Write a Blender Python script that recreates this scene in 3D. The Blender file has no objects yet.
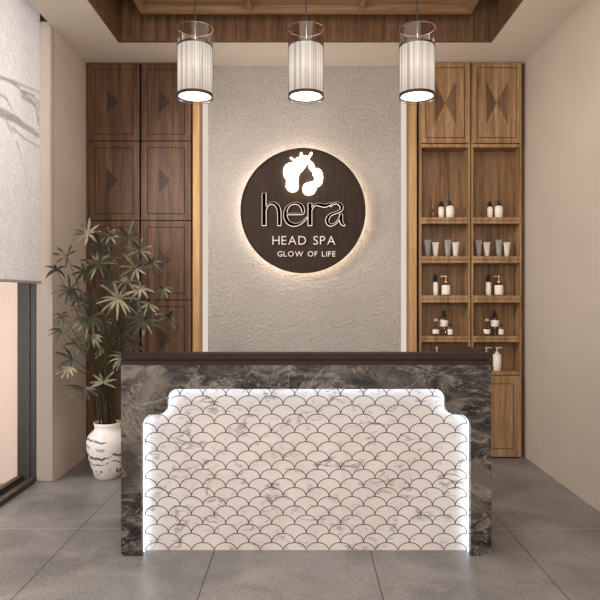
import bpy, math, random
from mathutils import Vector, Matrix
random.seed(7)
sc = bpy.context.scene
col = sc.collection
PI = math.pi
F, CX, CY, H = 620.0, 303.0, 296.0, 1.4        # lens, optical centre of the photo, eye height

def X(px, D): return (px - CX) * D / F
def Z(py, D): return H + (CY - py) * D / F
def P(px, py, D): return Vector((X(px, D), D, Z(py, D)))
def lin(r, g, b, a=1.0):
    f = lambda c: (c/255/12.92) if c/255 <= .04045 else ((c/255+.055)/1.055)**2.4
    return (f(r), f(g), f(b), a)

# ------------------------------------------------------------------ materials
def newmat(name):
    m = bpy.data.materials.new(name); m.use_nodes = True
    nt = m.node_tree; nt.nodes.clear()
    out = nt.nodes.new('ShaderNodeOutputMaterial')
    return m, nt, out
def N(nt, t, **kw):
    n = nt.nodes.new(t)
    for k, v in kw.items():
        if k.startswith('_'): n.inputs[k[1:].replace('_', ' ')].default_value = v
        else: setattr(n, k, v)
    return n
def L(nt, a, b): nt.links.new(a, b)
def ramp(nt, stops):
    r = nt.nodes.new('ShaderNodeValToRGB')
    e = r.color_ramp.elements
    while len(e) < len(stops): e.new(.5)
    for k, (p, c) in enumerate(stops): e[k].position = p; e[k].color = c
    return r
def math_(nt, op, a, b=None, c=None):
    n = nt.nodes.new('ShaderNodeMath'); n.operation = op
    for k, v in enumerate((a, b, c)):
        if v is None: continue
        if isinstance(v, (int, float)): n.inputs[k].default_value = v
        else: L(nt, v, n.inputs[k])
    return n.outputs[0]
def mix(nt, fac, a, b, mode='MIX'):
    n = nt.nodes.new('ShaderNodeMix'); n.data_type = 'RGBA'; n.blend_type = mode
    for s, v in ((n.inputs[0], fac), (n.inputs[6], a), (n.inputs[7], b)):
        if isinstance(v, (int, float, tuple)): s.default_value = v
        else: L(nt, v, s)
    return n.outputs[2]
def bsdf(nt, out, color=None, rough=.5, spec=.3, metal=0.0):
    b = nt.nodes.new('ShaderNodeBsdfPrincipled')
    if isinstance(color, tuple): b.inputs['Base Color'].default_value = color
    elif color is not None: L(nt, color, b.inputs['Base Color'])
    if isinstance(rough, (int, float)): b.inputs['Roughness'].default_value = rough
    else: L(nt, rough, b.inputs['Roughness'])
    b.inputs['Specular IOR Level'].default_value = spec
    b.inputs['Metallic'].default_value = metal
    L(nt, b.outputs[0], out.inputs[0])
    return b
def bump(nt, b, h, strength=.3, dist=.01):
    n = nt.nodes.new('ShaderNodeBump'); n.inputs['Strength'].default_value = strength
    n.inputs['Distance'].default_value = dist
    L(nt, h, n.inputs['Height']); L(nt, n.outputs[0], b.inputs['Normal'])
def pos(nt, scale=(1, 1, 1), rot=(0, 0, 0)):
    g = nt.nodes.new('ShaderNodeNewGeometry')
    m = nt.nodes.new('ShaderNodeMapping'); m.inputs['Scale'].default_value = scale
    m.inputs['Rotation'].default_value = rot
    L(nt, g.outputs['Position'], m.inputs['Vector'])
    return m.outputs[0]
def noise(nt, vec, scale, detail=4, rough=.5, dist=0.0):
    n = nt.nodes.new('ShaderNodeTexNoise')
    n.inputs['Scale'].default_value = scale; n.inputs['Detail'].default_value = detail
    n.inputs['Roughness'].default_value = rough; n.inputs['Distortion'].default_value = dist
    L(nt, vec, n.inputs['Vector'])
    return n.outputs['Fac']

def flat(name, c, rough=.5, spec=.3, metal=0.0, var=.06, vs=20):
    m, nt, out = newmat(name)
    f = noise(nt, pos(nt), vs, 3)
    d = tuple(x*(1-var*2) for x in c[:3]) + (1,); e = tuple(min(1, x*(1+var*2)) for x in c[:3]) + (1,)
    r = ramp(nt, [(.3, d), (.7, e)]); L(nt, f, r.inputs[0])
    bsdf(nt, out, r.outputs[0], rough, spec, metal)
    return m
def wood(name, dark, mid, light, scale=1.0, rough=.5, axis='z'):
    m, nt, out = newmat(name)
    s = {'z': (1, 1, .06), 'x': (.06, 1, 1), 'y': (1, .06, 1)}[axis]
    v = pos(nt, s)
    f1 = noise(nt, v, 22*scale, 6, .62, .35)
    f2 = noise(nt, v, 130*scale, 4, .7)
    f3 = noise(nt, pos(nt), 2.2, 2)
    a = math_(nt, 'MULTIPLY_ADD', f2, .45, math_(nt, 'MULTIPLY', f1, .75))
    r = ramp(nt, [(.42, dark), (.58, mid), (.74, light)]); L(nt, a, r.inputs[0])
    c = mix(nt, math_(nt, 'MULTIPLY', f3, .40), r.outputs[0], dark)
    f4 = noise(nt, pos(nt, tuple(q*(1 if q == 1 else .5) for q in s)), 60*scale, 5, .75, .2)
    gr = ramp(nt, [(.40, (1, 1, 1, 1)), (.50, (0, 0, 0, 1))]); L(nt, f4, gr.inputs[0])
    c = mix(nt, math_(nt, 'MULTIPLY', gr.outputs[0], .55), c, dark)
    b = bsdf(nt, out, c, rough, .25)
    bump(nt, b, a, .25, .003)
    return m
def emit(name, c, s):
    m, nt, out = newmat(name)
    e = nt.nodes.new('ShaderNodeEmission'); e.inputs[0].default_value = c; e.inputs[1].default_value = s
    L(nt, e.outputs[0], out.inputs[0]); return m

M = {}
M['wood_left'] = wood('cabinet_veneer_shaded', lin(60, 41, 29), lin(94, 67, 48), lin(120, 88, 65))  # same cabinet wood, darkened to carry the shade on the left side
M['wood_right'] = wood('oak_veneer_lit', lin(104, 78, 53), lin(162, 126, 90), lin(192, 154, 114))  # the cabinet wood in its lit tone
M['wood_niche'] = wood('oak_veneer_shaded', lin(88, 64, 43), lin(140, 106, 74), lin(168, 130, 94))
M['wood_dark'] = wood('ceiling_riser_veneer', lin(76, 54, 37), lin(112, 82, 57), lin(134, 102, 74))
M['wood_frame'] = wood('ceiling_frame_veneer', lin(116, 88, 62), lin(150, 118, 86), lin(170, 138, 104), axis='x')
M['wood_strip'] = wood('golden_trim_veneer', lin(160, 120, 78), lin(196, 152, 104), lin(214, 170, 122))
M['facet_shade_left'] = wood('left_facet_painted_shade', lin(40, 27, 19), lin(64, 46, 33), lin(82, 60, 44))  # facet shading put into a darker wood colour
M['facet_shade_right'] = wood('right_facet_painted_shade', lin(76, 55, 38), lin(116, 88, 62), lin(140, 108, 78))  # darker tone painted on so these facets read as shaded
M['groove'] = flat('shadowed_groove', lin(70, 50, 35), .8, .1)
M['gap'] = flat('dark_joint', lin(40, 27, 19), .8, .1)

def m_plaster(name, c, amp=.05, bs=.12, sc_=220):
    m, nt, out = newmat(name)
    f = noise(nt, pos(nt), 1.3, 3); f2 = noise(nt, pos(nt), sc_, 4, .6)
    d = tuple(x*(1-amp) for x in c[:3]) + (1,); e = tuple(x*(1+amp) for x in c[:3]) + (1,)
    r = ramp(nt, [(.3, d), (.7, e)]); L(nt, f, r.inputs[0])
    b = bsdf(nt, out, r.outputs[0], .85, .15); bump(nt, b, f2, bs, .002)
    return m
M['wall'] = m_plaster('beige_plaster', lin(196, 182, 169))
M['ceil'] = m_plaster('ceiling_paint', lin(226, 216, 204), .02, .05)
def m_stucco():
    m, nt, out = newmat('troweled_stucco')
    v = pos(nt, (1, 1, 1))
    a = noise(nt, v, 34, 5, .62, .8); b_ = noise(nt, v, 95, 4, .6, .4); c_ = noise(nt, v, 1.5, 2)
    h = math_(nt, 'MULTIPLY_ADD', b_, .6, a)
    r = ramp(nt, [(.3, lin(208, 198, 190)), (.7, lin(218, 208, 200))]); L(nt, c_, r.inputs[0])
    cav_shade = ramp(nt, [(.55, (1, 1, 1, 1)), (.80, (0, 0, 0, 1))]); L(nt, h, cav_shade.inputs[0])
    base = mix(nt, math_(nt, 'MULTIPLY', cav_shade.outputs[0], .26), r.outputs[0], lin(150, 136, 124))  # hollows painted darker to stand in for shade in the relief
    b = bsdf(nt, out, base, .8, .2); bump(nt, b, h, 1.0, .05)
    return m
M['stucco'] = m_stucco()
def m_floor():
    m, nt, out = newmat('grey_porcelain_floor_tile')
    g = nt.nodes.new('ShaderNodeNewGeometry'); s = nt.nodes.new('ShaderNodeSeparateXYZ'); L(nt, g.outputs['Position'], s.inputs[0])
    def joint(o, off, per, w):
        t = math_(nt, 'DIVIDE', math_(nt, 'SUBTRACT', o, off), per)
        t = math_(nt, 'FRACT', math_(nt, 'ADD', t, 100.0))
        t = math_(nt, 'ABSOLUTE', math_(nt, 'SUBTRACT', t, .5))
        return math_(nt, 'GREATER_THAN', t, .5 - w/per/2)
    jx = joint(s.outputs[0], -.487, .857, .006)
    jy = joint(s.outputs[1], 3.733, 1.714, .009)
    v = pos(nt)
    a = noise(nt, v, 2.2, 6, .62, .6); c = noise(nt, v, 75, 6, .8)
    vein = noise(nt, v, 1.1, 5, .55, 1.5)
    vv = math_(nt, 'ABSOLUTE', math_(nt, 'SUBTRACT', vein, .5))
    vr = ramp(nt, [(.0, (1, 1, 1, 1)), (.012, (0, 0, 0, 1))]); L(nt, vv, vr.inputs[0])
    # per-tile tone
    r = ramp(nt, [(.40, lin(96, 91, 89)), (.5, lin(122, 117, 114)), (.60, lin(148, 142, 138))]); L(nt, math_(nt, 'MULTIPLY_ADD', c, .6, math_(nt, 'MULTIPLY', a, .4)), r.inputs[0])
    base = mix(nt, math_(nt, 'MULTIPLY', vr.outputs[0], .09), r.outputs[0], lin(190, 180, 172))
    base = mix(nt, math_(nt, 'MULTIPLY', jy, .6), base, lin(170, 160, 152))
    base = mix(nt, math_(nt, 'MULTIPLY', jx, .9), base, lin(44, 38, 36))
    rr = math_(nt, 'MULTIPLY_ADD', c, .22, .28)
    b = bsdf(nt, out, base, rr, .35)
    bump(nt, b, math_(nt, 'MULTIPLY_ADD', jx, -1.5, c), .12, .003)
    return m
M['floor'] = m_floor()
def m_stone():
    m, nt, out = newmat('dark_grey_brown_marble')
    v = pos(nt, (1, 1, 1.25), (0, .5, 0))
    big = noise(nt, v, 1.5, 4, .5, 1.2)
    fine = noise(nt, pos(nt, (.7, 1, 1.6), (0, .45, 0)), 7, 9, .76, 1.2)
    r = ramp(nt, [(.36, lin(84, 76, 70)), (.46, lin(128, 117, 108)), (.56, lin(158, 146, 135)), (.7, lin(104, 95, 88))]); L(nt, big, r.inputs[0])
    r2 = ramp(nt, [(.38, lin(32, 28, 26)), (.5, lin(78, 70, 65)), (.62, lin(156, 147, 139))]); L(nt, fine, r2.inputs[0])
    patch = ramp(nt, [(.46, (.12, .12, .12, 1)), (.50, (1, 1, 1, 1))]); L(nt, noise(nt, v, 1.9, 4, .5, .8), patch.inputs[0])
    base = mix(nt, patch.outputs[0], r.outputs[0], r2.outputs[0])
    for scl, w, amt, c in ((1.3, .007, .8, (182, 174, 166)), (4.3, .008, .3, (160, 152, 146)), (3.1, .012, .7, (34, 30, 28))):
        q = math_(nt, 'ABSOLUTE', math_(nt, 'SUBTRACT', noise(nt, v, scl, 6, .58, 2.2), .5))
        vr = ramp(nt, [(0, (1, 1, 1, 1)), (w, (0, 0, 0, 1))]); L(nt, q, vr.inputs[0])
        base = mix(nt, math_(nt, 'MULTIPLY', vr.outputs[0], amt), base, lin(*c))
    base = mix(nt, 1.0, base, (.58, .56, .54, 1), 'MULTIPLY'); bsdf(nt, out, base, .22, .4)
    return m
M['stone'] = m_stone()
def m_marble():
    m, nt, out = newmat('white_marble_scale_tile')
    v = pos(nt, (1, 1, 1)); vr_ = pos(nt, (.75, 1, 2.0), (0, .55, 0))
    a = noise(nt, v, 3.5, 4, .55, 1.0)
    r = ramp(nt, [(.35, lin(224, 214, 209)), (.65, lin(236, 227, 222))]); L(nt, a, r.inputs[0])
    base = r.outputs[0]
    for scl, w, amt, m0, ms in ((4.6, .028, .8, .50, 9.0), (9.5, .028, .6, .53, 12.0)):
        mask = ramp(nt, [(m0, (0, 0, 0, 1)), (m0+.10, (1, 1, 1, 1))]); L(nt, noise(nt, v, ms, 3), mask.inputs[0])
        q = math_(nt, 'ABSOLUTE', math_(nt, 'SUBTRACT', noise(nt, vr_, scl, 6, .62, .5), .5))
        vr = ramp(nt, [(0, (1, 1, 1, 1)), (w, (0, 0, 0, 1))]); L(nt, q, vr.inputs[0])
        base = mix(nt, math_(nt, 'MULTIPLY', math_(nt, 'MULTIPLY', vr.outputs[0], amt), mask.outputs[0]), base, lin(122, 112, 110))
    base = mix(nt, 1.0, base, (.86, .84, .83, 1), 'MULTIPLY')
    bsdf(nt, out, base, .3, .25)
    return m
M['marble'] = m_marble()
M['grout'] = flat('charcoal_grout', lin(72, 62, 58), .8, .1)
M['top'] = flat('dark_brown_laminate', lin(52, 39, 35), .5, .12)
M['letter_black'] = flat('deep_black_acrylic', lin(6, 5, 5), .9, 0.0)
M['black'] = flat('matte_black', lin(14, 12, 11), .5, .3)
M['window_metal'] = flat('dark_grey_aluminium', lin(60, 54, 52), .45, .35)
M['track'] = flat('bronze_track', lin(70, 60, 54), .5, .3)
M['pilaster'] = m_plaster('warm_light_plaster', lin(160, 146, 135))
M['ext_wall'] = m_plaster('sunlit_render', lin(232, 204, 190), .03)
M['ext_ground'] = flat('patio_stone', lin(150, 140, 130), .8)
M['white_plastic'] = flat('warm_white_plastic', lin(232, 220, 208), .4, .35, var=.02)
M['label'] = flat('paper_label', lin(238, 228, 216), .6, .2, var=.02)
M['tube_grey'] = flat('grey_tube_plastic', lin(150, 142, 134), .4, .35, var=.02)
M['tube_white'] = flat('cream_tube_plastic', lin(214, 205, 192), .4, .35, var=.02)
M['gold'] = flat('brushed_champagne_metal', lin(214, 180, 150), .3, .5, 1.0)
M['reed'] = flat('pale_reed', lin(190, 150, 110), .7)
M['amber'] = flat('amber_glass_bottle', lin(120, 76, 50), .15, .5)
M['petal'] = flat('dried_flower', lin(220, 190, 178), .8)
M['soil'] = flat('dark_soil', lin(58, 44, 34), .95, .1, var=.3, vs=90)
M['stem'] = flat('plant_stem', lin(70, 60, 40), .7, .2, var=.2)
M['stem_dark'] = flat('plant_cane', lin(56, 42, 30), .7, .2, var=.2)
M['cord'] = flat('cord_black', lin(22, 18, 16), .5)
M['bronze'] = flat('bronze_rim', lin(58, 42, 34), .4, .4)
M['copper'] = flat('copper_wire_rim', lin(70, 58, 53), .7, .1)
def m_clear(name, tint, k=.12):
    m, nt, out = newmat(name)
    t = N(nt, 'ShaderNodeBsdfTransparent'); t.inputs[0].default_value = tint
    g = N(nt, 'ShaderNodeBsdfGlossy'); g.inputs['Roughness'].default_value = .03
    lw = N(nt, 'ShaderNodeLayerWeight'); lw.inputs[0].default_value = .25
    n_ = noise(nt, pos(nt), 3, 1)
    f = math_(nt, 'ADD', math_(nt, 'MULTIPLY', lw.outputs['Fresnel'], .45), math_(nt, 'MULTIPLY', n_, k*.3))
    mx = N(nt, 'ShaderNodeMixShader'); L(nt, f, mx.inputs[0]); L(nt, t.outputs[0], mx.inputs[1]); L(nt, g.outputs[0], mx.inputs[2])
    L(nt, mx.outputs[0], out.inputs[0]); return m
M['glass'] = m_clear('window_glass', (.93, .95, .95, 1))
M['smoke_glass'] = m_clear('smoked_glass_cylinder', (.92, .88, .86, 1))
M['clear'] = m_clear('clear_bottle_glass', (.86, .80, .74, 1), .3)
def m_leaf():
    m, nt, out = newmat('palm_leaf_green')
    oi = N(nt, 'ShaderNodeObjectInfo')
    f = noise(nt, pos(nt), 9, 3)
    r = ramp(nt, [(.32, lin(46, 44, 32)), (.52, lin(78, 75, 55)), (.70, lin(158, 150, 124))])
    L(nt, math_(nt, 'ADD', f, math_(nt, 'MULTIPLY_ADD', oi.outputs['Random'], .34, -.19)), r.inputs[0])
    d = bsdf(nt, out, r.outputs[0], .45, .4)
    t = N(nt, 'ShaderNodeBsdfTranslucent'); L(nt, r.outputs[0], t.inputs[0])
    mx = N(nt, 'ShaderNodeMixShader'); mx.inputs[0].default_value = .2
    L(nt, d.outputs[0], mx.inputs[1]); L(nt, t.outputs[0], mx.inputs[2]); L(nt, mx.outputs[0], out.inputs[0])
    return m
M['leaf'] = m_leaf()
def m_blind():
    m, nt, out = newmat('woven_linen_blind')
    v = pos(nt, (1, 1, 1)); w = noise(nt, pos(nt, (1, 1, .08)), 260, 3, .7); w2 = noise(nt, pos(nt, (1, .08, 1)), 260, 3, .7)
    s = math_(nt, 'MULTIPLY', math_(nt, 'ADD', w, w2), .5)
    r = ramp(nt, [(.38, lin(168, 162, 160)), (.60, lin(214, 208, 206))]); L(nt, s, r.inputs[0])
    d = bsdf(nt, out, r.outputs[0], .9, .05); bump(nt, d, s, .4, .003)
    t = N(nt, 'ShaderNodeBsdfTranslucent'); L(nt, r.outputs[0], t.inputs[0])
    mx = N(nt, 'ShaderNodeMixShader'); mx.inputs[0].default_value = .45
    L(nt, d.outputs[0], mx.inputs[1]); L(nt, t.outputs[0], mx.inputs[2]); L(nt, mx.outputs[0], out.inputs[0])
    return m
M['blind'] = m_blind()
def m_shade():
    m, nt, out = newmat('pleated_white_lamp_shade')
    tc = N(nt, 'ShaderNodeTexCoord'); s = N(nt, 'ShaderNodeSeparateXYZ'); L(nt, tc.outputs['Object'], s.inputs[0])
    ang = math_(nt, 'ARCTAN2', s.outputs[1], s.outputs[0])
    cv = N(nt, 'ShaderNodeCombineXYZ'); L(nt, math_(nt, 'MULTIPLY', ang, 1.0), cv.inputs[0])
    f = noise(nt, cv.outputs[0], 5.5, 4, .75)
    hz = math_(nt, 'ABSOLUTE', math_(nt, 'ADD', s.outputs[2], -.01))
    r = ramp(nt, [(.40, lin(188, 172, 160)), (.50, lin(236, 222, 206)), (.58, lin(255, 252, 240))]); L(nt, f, r.inputs[0])
    e = N(nt, 'ShaderNodeEmission'); L(nt, r.outputs[0], e.inputs[0])
    st = math_(nt, 'SUBTRACT', 1.25, math_(nt, 'MULTIPLY', hz, 2.6)); L(nt, st, e.inputs[1])
    L(nt, e.outputs[0], out.inputs[0]); return m
M['shade'] = m_shade()
M['diffuser'] = emit('lamp_diffuser_glow', (1, .95, .86, 1), 5.0)
M['led'] = emit('cool_led_strip', (.70, .84, 1.0, 1), 8.5)
M['halo'] = emit('warm_led_halo', (1, .80, .62, 1), 14.0)
M['cove'] = emit('cove_led', (1, .86, .73, 1), .85)
M['sign_white'] = emit('illuminated_acrylic', (1, .93, .84, 1), 3.2)
M['sign_warm'] = emit('warm_letter_light', (1, .82, .68, 1), 1.15)
M['sign_edge'] = emit('letter_back_glow', (1, .84, .70, 1), 1.7)
M['emblem_glow'] = emit('emblem_back_glow', (1, .82, .64, 1), 9.0)
M['disc'] = wood('dark_walnut_sign', lin(44, 33, 26), lin(54, 41, 33), lin(62, 48, 38), 1.4, .85)
def m_vase():
    m, nt, out = newmat('white_ceramic_with_ink_strokes')
    tc = N(nt, 'ShaderNodeTexCoord'); s = N(nt, 'ShaderNodeSeparateXYZ'); L(nt, tc.outputs['Object'], s.inputs[0])
    v = pos(nt, (1, 1, 1)); base = ramp(nt, [(.4, lin(222, 212, 205)), (.6, lin(236, 228, 222))]); L(nt, noise(nt, v, 6, 2), base.inputs[0])
    c = base.outputs[0]
    wob = math_(nt, 'MULTIPLY_ADD', noise(nt, pos(nt, (1, 1, .15)), 11, 3), .11, -.055)
    zz = math_(nt, 'ADD', s.outputs[2], wob)
    brk = noise(nt, pos(nt, (1, 1, .3)), 9, 4, .65)
    for z0, w, colr, th in ((.075, .016, (88, 82, 72), .52), (.135, .005, (90, 86, 74), .46), (.185, .010, (66, 64, 54), .44), (.25, .010, (176, 156, 126), .55), (.305, .008, (90, 90, 74), .50)):
        d = math_(nt, 'LESS_THAN', math_(nt, 'ABSOLUTE', math_(nt, 'SUBTRACT', zz, z0)), w)
        k = math_(nt, 'GREATER_THAN', brk, th)
        c = mix(nt, math_(nt, 'MULTIPLY', math_(nt, 'MULTIPLY', d, k), .88), c, lin(*colr))
    bsdf(nt, out, c, .25, .45)
    return m
M['vase'] = m_vase()

# ------------------------------------------------------------------ mesh helpers
class MB:
    def __init__(s): s.v = []; s.f = []; s.m = []; s.sm = []
    def add(s, vs, fs, mi=0, smooth=False):
        o = len(s.v); s.v += [tuple(v) for v in vs]
        for f in fs: s.f.append(tuple(i+o for i in f)); s.m.append(mi); s.sm.append(smooth)
        return s
    def box(s, x0, x1, y0, y1, z0, z1, mi=0, bev=0.0):
        if bev <= 0:
            vs = [(x, y, z) for z in (z0, z1) for y in (y0, y1) for x in (x0, x1)]
            return s.add(vs, [(0,2,3,1),(4,5,7,6),(0,1,5,4),(1,3,7,5),(3,2,6,7),(2,0,4,6)], mi)
        b = bev; vs = []; idx = {}
        for sx in (0, 1):
            for sy in (0, 1):
                for sz in (0, 1):
                    cx = x1 if sx else x0; cy = y1 if sy else y0; cz = z1 if sz else z0
                    dx = -b if sx else b; dy = -b if sy else b; dz = -b if sz else b
                    for a, p in (('x', (cx, cy+dy, cz+dz)), ('y', (cx+dx, cy, cz+dz)), ('z', (cx+dx, cy+dy, cz))):
                        idx[(a, sx, sy, sz)] = len(vs); vs.append(p)
        fs = []
        for k in (0, 1):
            fs.append([idx[('x', k, a, c)] for a, c in ((0,0),(1,0),(1,1),(0,1))])
            fs.append([idx[('y', a, k, c)] for a, c in ((0,0),(1,0),(1,1),(0,1))])
            fs.append([idx[('z', a, c, k)] for a, c in ((0,0),(1,0),(1,1),(0,1))])
        for a in (0, 1):
            for c in (0, 1):
                fs.append([idx[('x',a,c,0)], idx[('x',a,c,1)], idx[('y',a,c,1)], idx[('y',a,c,0)]])
                fs.append([idx[('x',a,0,c)], idx[('x',a,1,c)], idx[('z',a,1,c)], idx[('z',a,0,c)]])
                fs.append([idx[('y',0,a,c)], idx[('y',1,a,c)], idx[('z',1,a,c)], idx[('z',0,a,c)]])
                for d in (0, 1): fs.append([idx[('x',a,c,d)], idx[('y',a,c,d)], idx[('z',a,c,d)]])
        return s.add(vs, fs, mi)
    def prism(s, pts, y0, y1, mi=0):            # polygon in xz, extruded along y
        n = len(pts)
        vs = [(x, y0, z) for x, z in pts] + [(x, y1, z) for x, z in pts]
        fs = [tuple(range(n)), tuple(range(2*n-1, n-1, -1))] + [(i, (i+1) % n, n+(i+1) % n, n+i) for i in range(n)]
        return s.add(vs, fs, mi)
    def prism_z(s, pts, z0, z1, mi=0):
        n = len(pts)
        vs = [(x, y, z0) for x, y in pts] + [(x, y, z1) for x, y in pts]
        fs = [tuple(range(n)), tuple(range(2*n-1, n-1, -1))] + [(i, (i+1) % n, n+(i+1) % n, n+i) for i in range(n)]
        return s.add(vs, fs, mi)
    def lathe(s, prof, c=(0, 0, 0), n=32, mi=0, smooth=True, sx=1, sy=1):
        vs = []; fs = []
        for r, z in prof:
            for k in range(n):
                a = 2*PI*k/n; vs.append((c[0]+r*sx*math.cos(a), c[1]+r*sy*math.sin(a), c[2]+z))
        for j in range(len(prof)-1):
            for k in range(n): fs.append((j*n+k, j*n+(k+1) % n, (j+1)*n+(k+1) % n, (j+1)*n+k))
        s.add(vs, fs, mi, smooth)
        o = len(s.v)
        if prof[0][0] > 1e-6: s.add([vs[k] for k in range(n)], [tuple(range(n-1, -1, -1))], mi)
        if prof[-1][0] > 1e-6: s.add(vs[-n:], [tuple(range(n))], mi)
        return s
    def tube(s, pts, rads, n=8, mi=0):
        pts = [Vector(p) for p in pts]
        if isinstance(rads, (int, float)): rads = [rads]*len(pts)
        vs = []; fs = []
        for i, p in enumerate(pts):
            t = (pts[min(i+1, len(pts)-1)] - pts[max(i-1, 0)]).normalized()
            u = t.cross(Vector((0, 1, 0) if abs(t.y) < .9 else (1, 0, 0))).normalized(); w = t.cross(u)
            for k in range(n):
                a = 2*PI*k/n; vs.append(p + (u*math.cos(a) + w*math.sin(a))*rads[i])
        for j in range(len(pts)-1):
            for k in range(n): fs.append((j*n+k, j*n+(k+1) % n, (j+1)*n+(k+1) % n, (j+1)*n+k))
        fs.append(tuple(range(n-1, -1, -1))); fs.append(tuple(range((len(pts)-1)*n, len(pts)*n)))
        return s.add(vs, fs, mi, True)
    def stroke(s, pts, ws, y0, y1, grow=0.0, mi=0):   # flat ribbon stroke in xz with widths
        pts = [Vector((p[0], p[1])) for p in pts]; l = []; r = []
        n = len(pts)
        for i, p in enumerate(pts):
            t = (pts[min(i+1, n-1)] - pts[max(i-1, 0)]).normalized(); q = Vector((-t.y, t.x))
            w = ws[i]/2 + grow
            e = t*grow*(-1 if i == 0 else 1 if i == n-1 else 0)
            l.append(p + q*w + e); r.append(p - q*w + e)
        vs = []
        for y in (y0, y1):
            vs += [(a.x, y, a.y) for a in l] + [(a.x, y, a.y) for a in r]
        fs = []
        for i in range(n-1):
            fs.append((i, i+1, n+i+1, n+i)); fs.append((2*n+i, 3*n+i, 3*n+i+1, 2*n+i+1))
            fs.append((i, 2*n+i, 2*n+i+1, i+1)); fs.append((n+i, n+i+1, 3*n+i+1, 3*n+i))
        fs.append((0, n, 3*n, 2*n)); fs.append((n-1, 3*n-1, 4*n-1, 2*n-1))
        return s.add(vs, fs, mi)
    def build(s, name, mats, parent=None, loc=(0, 0, 0), fix=True):
        me = bpy.data.meshes.new(name); me.from_pydata(s.v, [], s.f)
        if not isinstance(mats, (list, tuple)): mats = [mats]
        for m in mats: me.materials.append(m)
        me.polygons.foreach_set('material_index', s.m); me.polygons.foreach_set('use_smooth', s.sm)
        if fix:
            import bmesh
            b = bmesh.new(); b.from_mesh(me); bmesh.ops.recalc_face_normals(b, faces=b.faces); b.to_mesh(me); b.free()
        me.update()
        o = bpy.data.objects.new(name, me); col.objects.link(o); o.location = loc
        if parent: o.parent = parent
        return o
def tag(o, label=None, cat=None, group=None, kind=None):
    if label: o['label'] = label
    if cat: o['category'] = cat
    if group: o['group'] = group
    if kind: o['kind'] = kind
    return o
def empty(name, loc=(0, 0, 0)):
    e = bpy.data.objects.new(name, None); col.objects.link(e); e.location = loc; e.empty_display_size = .1; return e
def struct(mb, name, mats, label=None, cat=None, parent=None):
    o = mb.build(name, mats, parent)
    return tag(o, label, cat, kind='structure') if parent is None else o
def copy_tree(o, parent=None):
    c = o.copy(); col.objects.link(c)
    if parent: c.parent = parent
    for ch in [q for q in list(col.objects) if q.parent == o]: copy_tree(ch, c)
    return c
def arc(cx, cz, r, a0, a1, n=8):
    return [(cx + r*math.cos(a0+(a1-a0)*k/n), cz + r*math.sin(a0+(a1-a0)*k/n)) for k in range(n+1)]
def smooth2(pts, sub=6):                       # Catmull-Rom through 2D (or wider) points
    out = []; n = len(pts)
    for i in range(n-1):
        p0 = pts[max(i-1, 0)]; p1 = pts[i]; p2 = pts[i+1]; p3 = pts[min(i+2, n-1)]
        for k in range(sub):
            t = k/sub
            out.append(tuple(.5*((2*b)+(-a+c)*t+(2*a-5*b+4*c-d)*t*t+(-a+3*b-3*c+d)*t**3) for a, b, c, d in zip(p0, p1, p2, p3)))
    out.append(tuple(pts[-1])); return out

# ------------------------------------------------------------------ setting
DC, DF, DW = 5.358, 3.338, 5.445               # cabinet plane, counter front, centre wall
ZC = 3.42
XL, XR = -1.88, 1.925
YB = -2.6
struct(MB().box(XL-.13, XR+.0, YB, 5.6, -.06, 0), 'floor', M['floor'], 'grey porcelain tile floor with thin dark joints', 'floor')
struct(MB().box(-5.2, -2.15, YB, 6.0, -.08, -.02), 'trim_1', M['ext_ground'], 'pale patio paving outside the window', 'paving')
struct(MB().box(XR, XR+.12, YB, 5.72, 0, 3.9), 'wall_right', M['wall'], 'plain beige plaster wall on the right', 'wall')
struct(MB().box(XL-.13, XR, 5.6, 5.72, 0, 3.9), 'wall_back', M['wall'], 'smooth rear wall behind the cabinets and the light slots', 'wall')
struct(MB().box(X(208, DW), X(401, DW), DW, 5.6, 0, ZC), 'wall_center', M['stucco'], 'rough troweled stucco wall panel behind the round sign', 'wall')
# left wall section beyond the window, ending in a lighter pilaster face
struct(MB().box(XL-.13, XL, 4.69, 5.6, 0, ZC+.05), 'wall_left', M['wall'], 'beige plaster wall between the window and the left cabinets', 'wall')
struct(MB().box(XL-.13, XL-.001, 4.667, 4.69, 0, ZC+.05, bev=.006), 'trim_2', M['pilaster'], 'light plaster pilaster face beside the blind', 'pilaster')
# ceiling: soffit ring with an opening
c = MB(); hx0, hx1, hy0, hy1 = -1.44, 1.473, .6, 4.91
ZT = 4.02
q = .03
c.box(XL, hx0-q, YB, 5.6, ZC, ZC+.04); c.box(hx1+q, XR, YB, 5.6, ZC, ZC+.04)
c.box(hx0-q, hx1+q, hy1+q, 5.6, ZC, ZC+.04); c.box(hx0-q, hx1+q, YB, hy0-q, ZC, ZC+.04)
struct(c, 'ceiling', M['ceil'], 'off white dropped ceiling border around the wooden tray', 'ceiling')
c = MB(); t = .03
c.box(hx0-t, hx0, hy0-t, hy1+t, ZC-.001, ZT); c.box(hx1, hx1+t, hy0-t, hy1+t, ZC-.001, ZT)
c.box(hx0, hx1, hy1, hy1+t, ZC-.001, ZT); c.box(hx0, hx1, hy0-t, hy0, ZC-.001, ZT)
c.box(hx0-t, hx1+t, hy0-t, hy1+t, ZT, ZT+.03)
struct(c, 'trim_3', M['wood_dark'], 'dark wood lining of the raised ceiling tray', 'ceiling lining')
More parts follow.
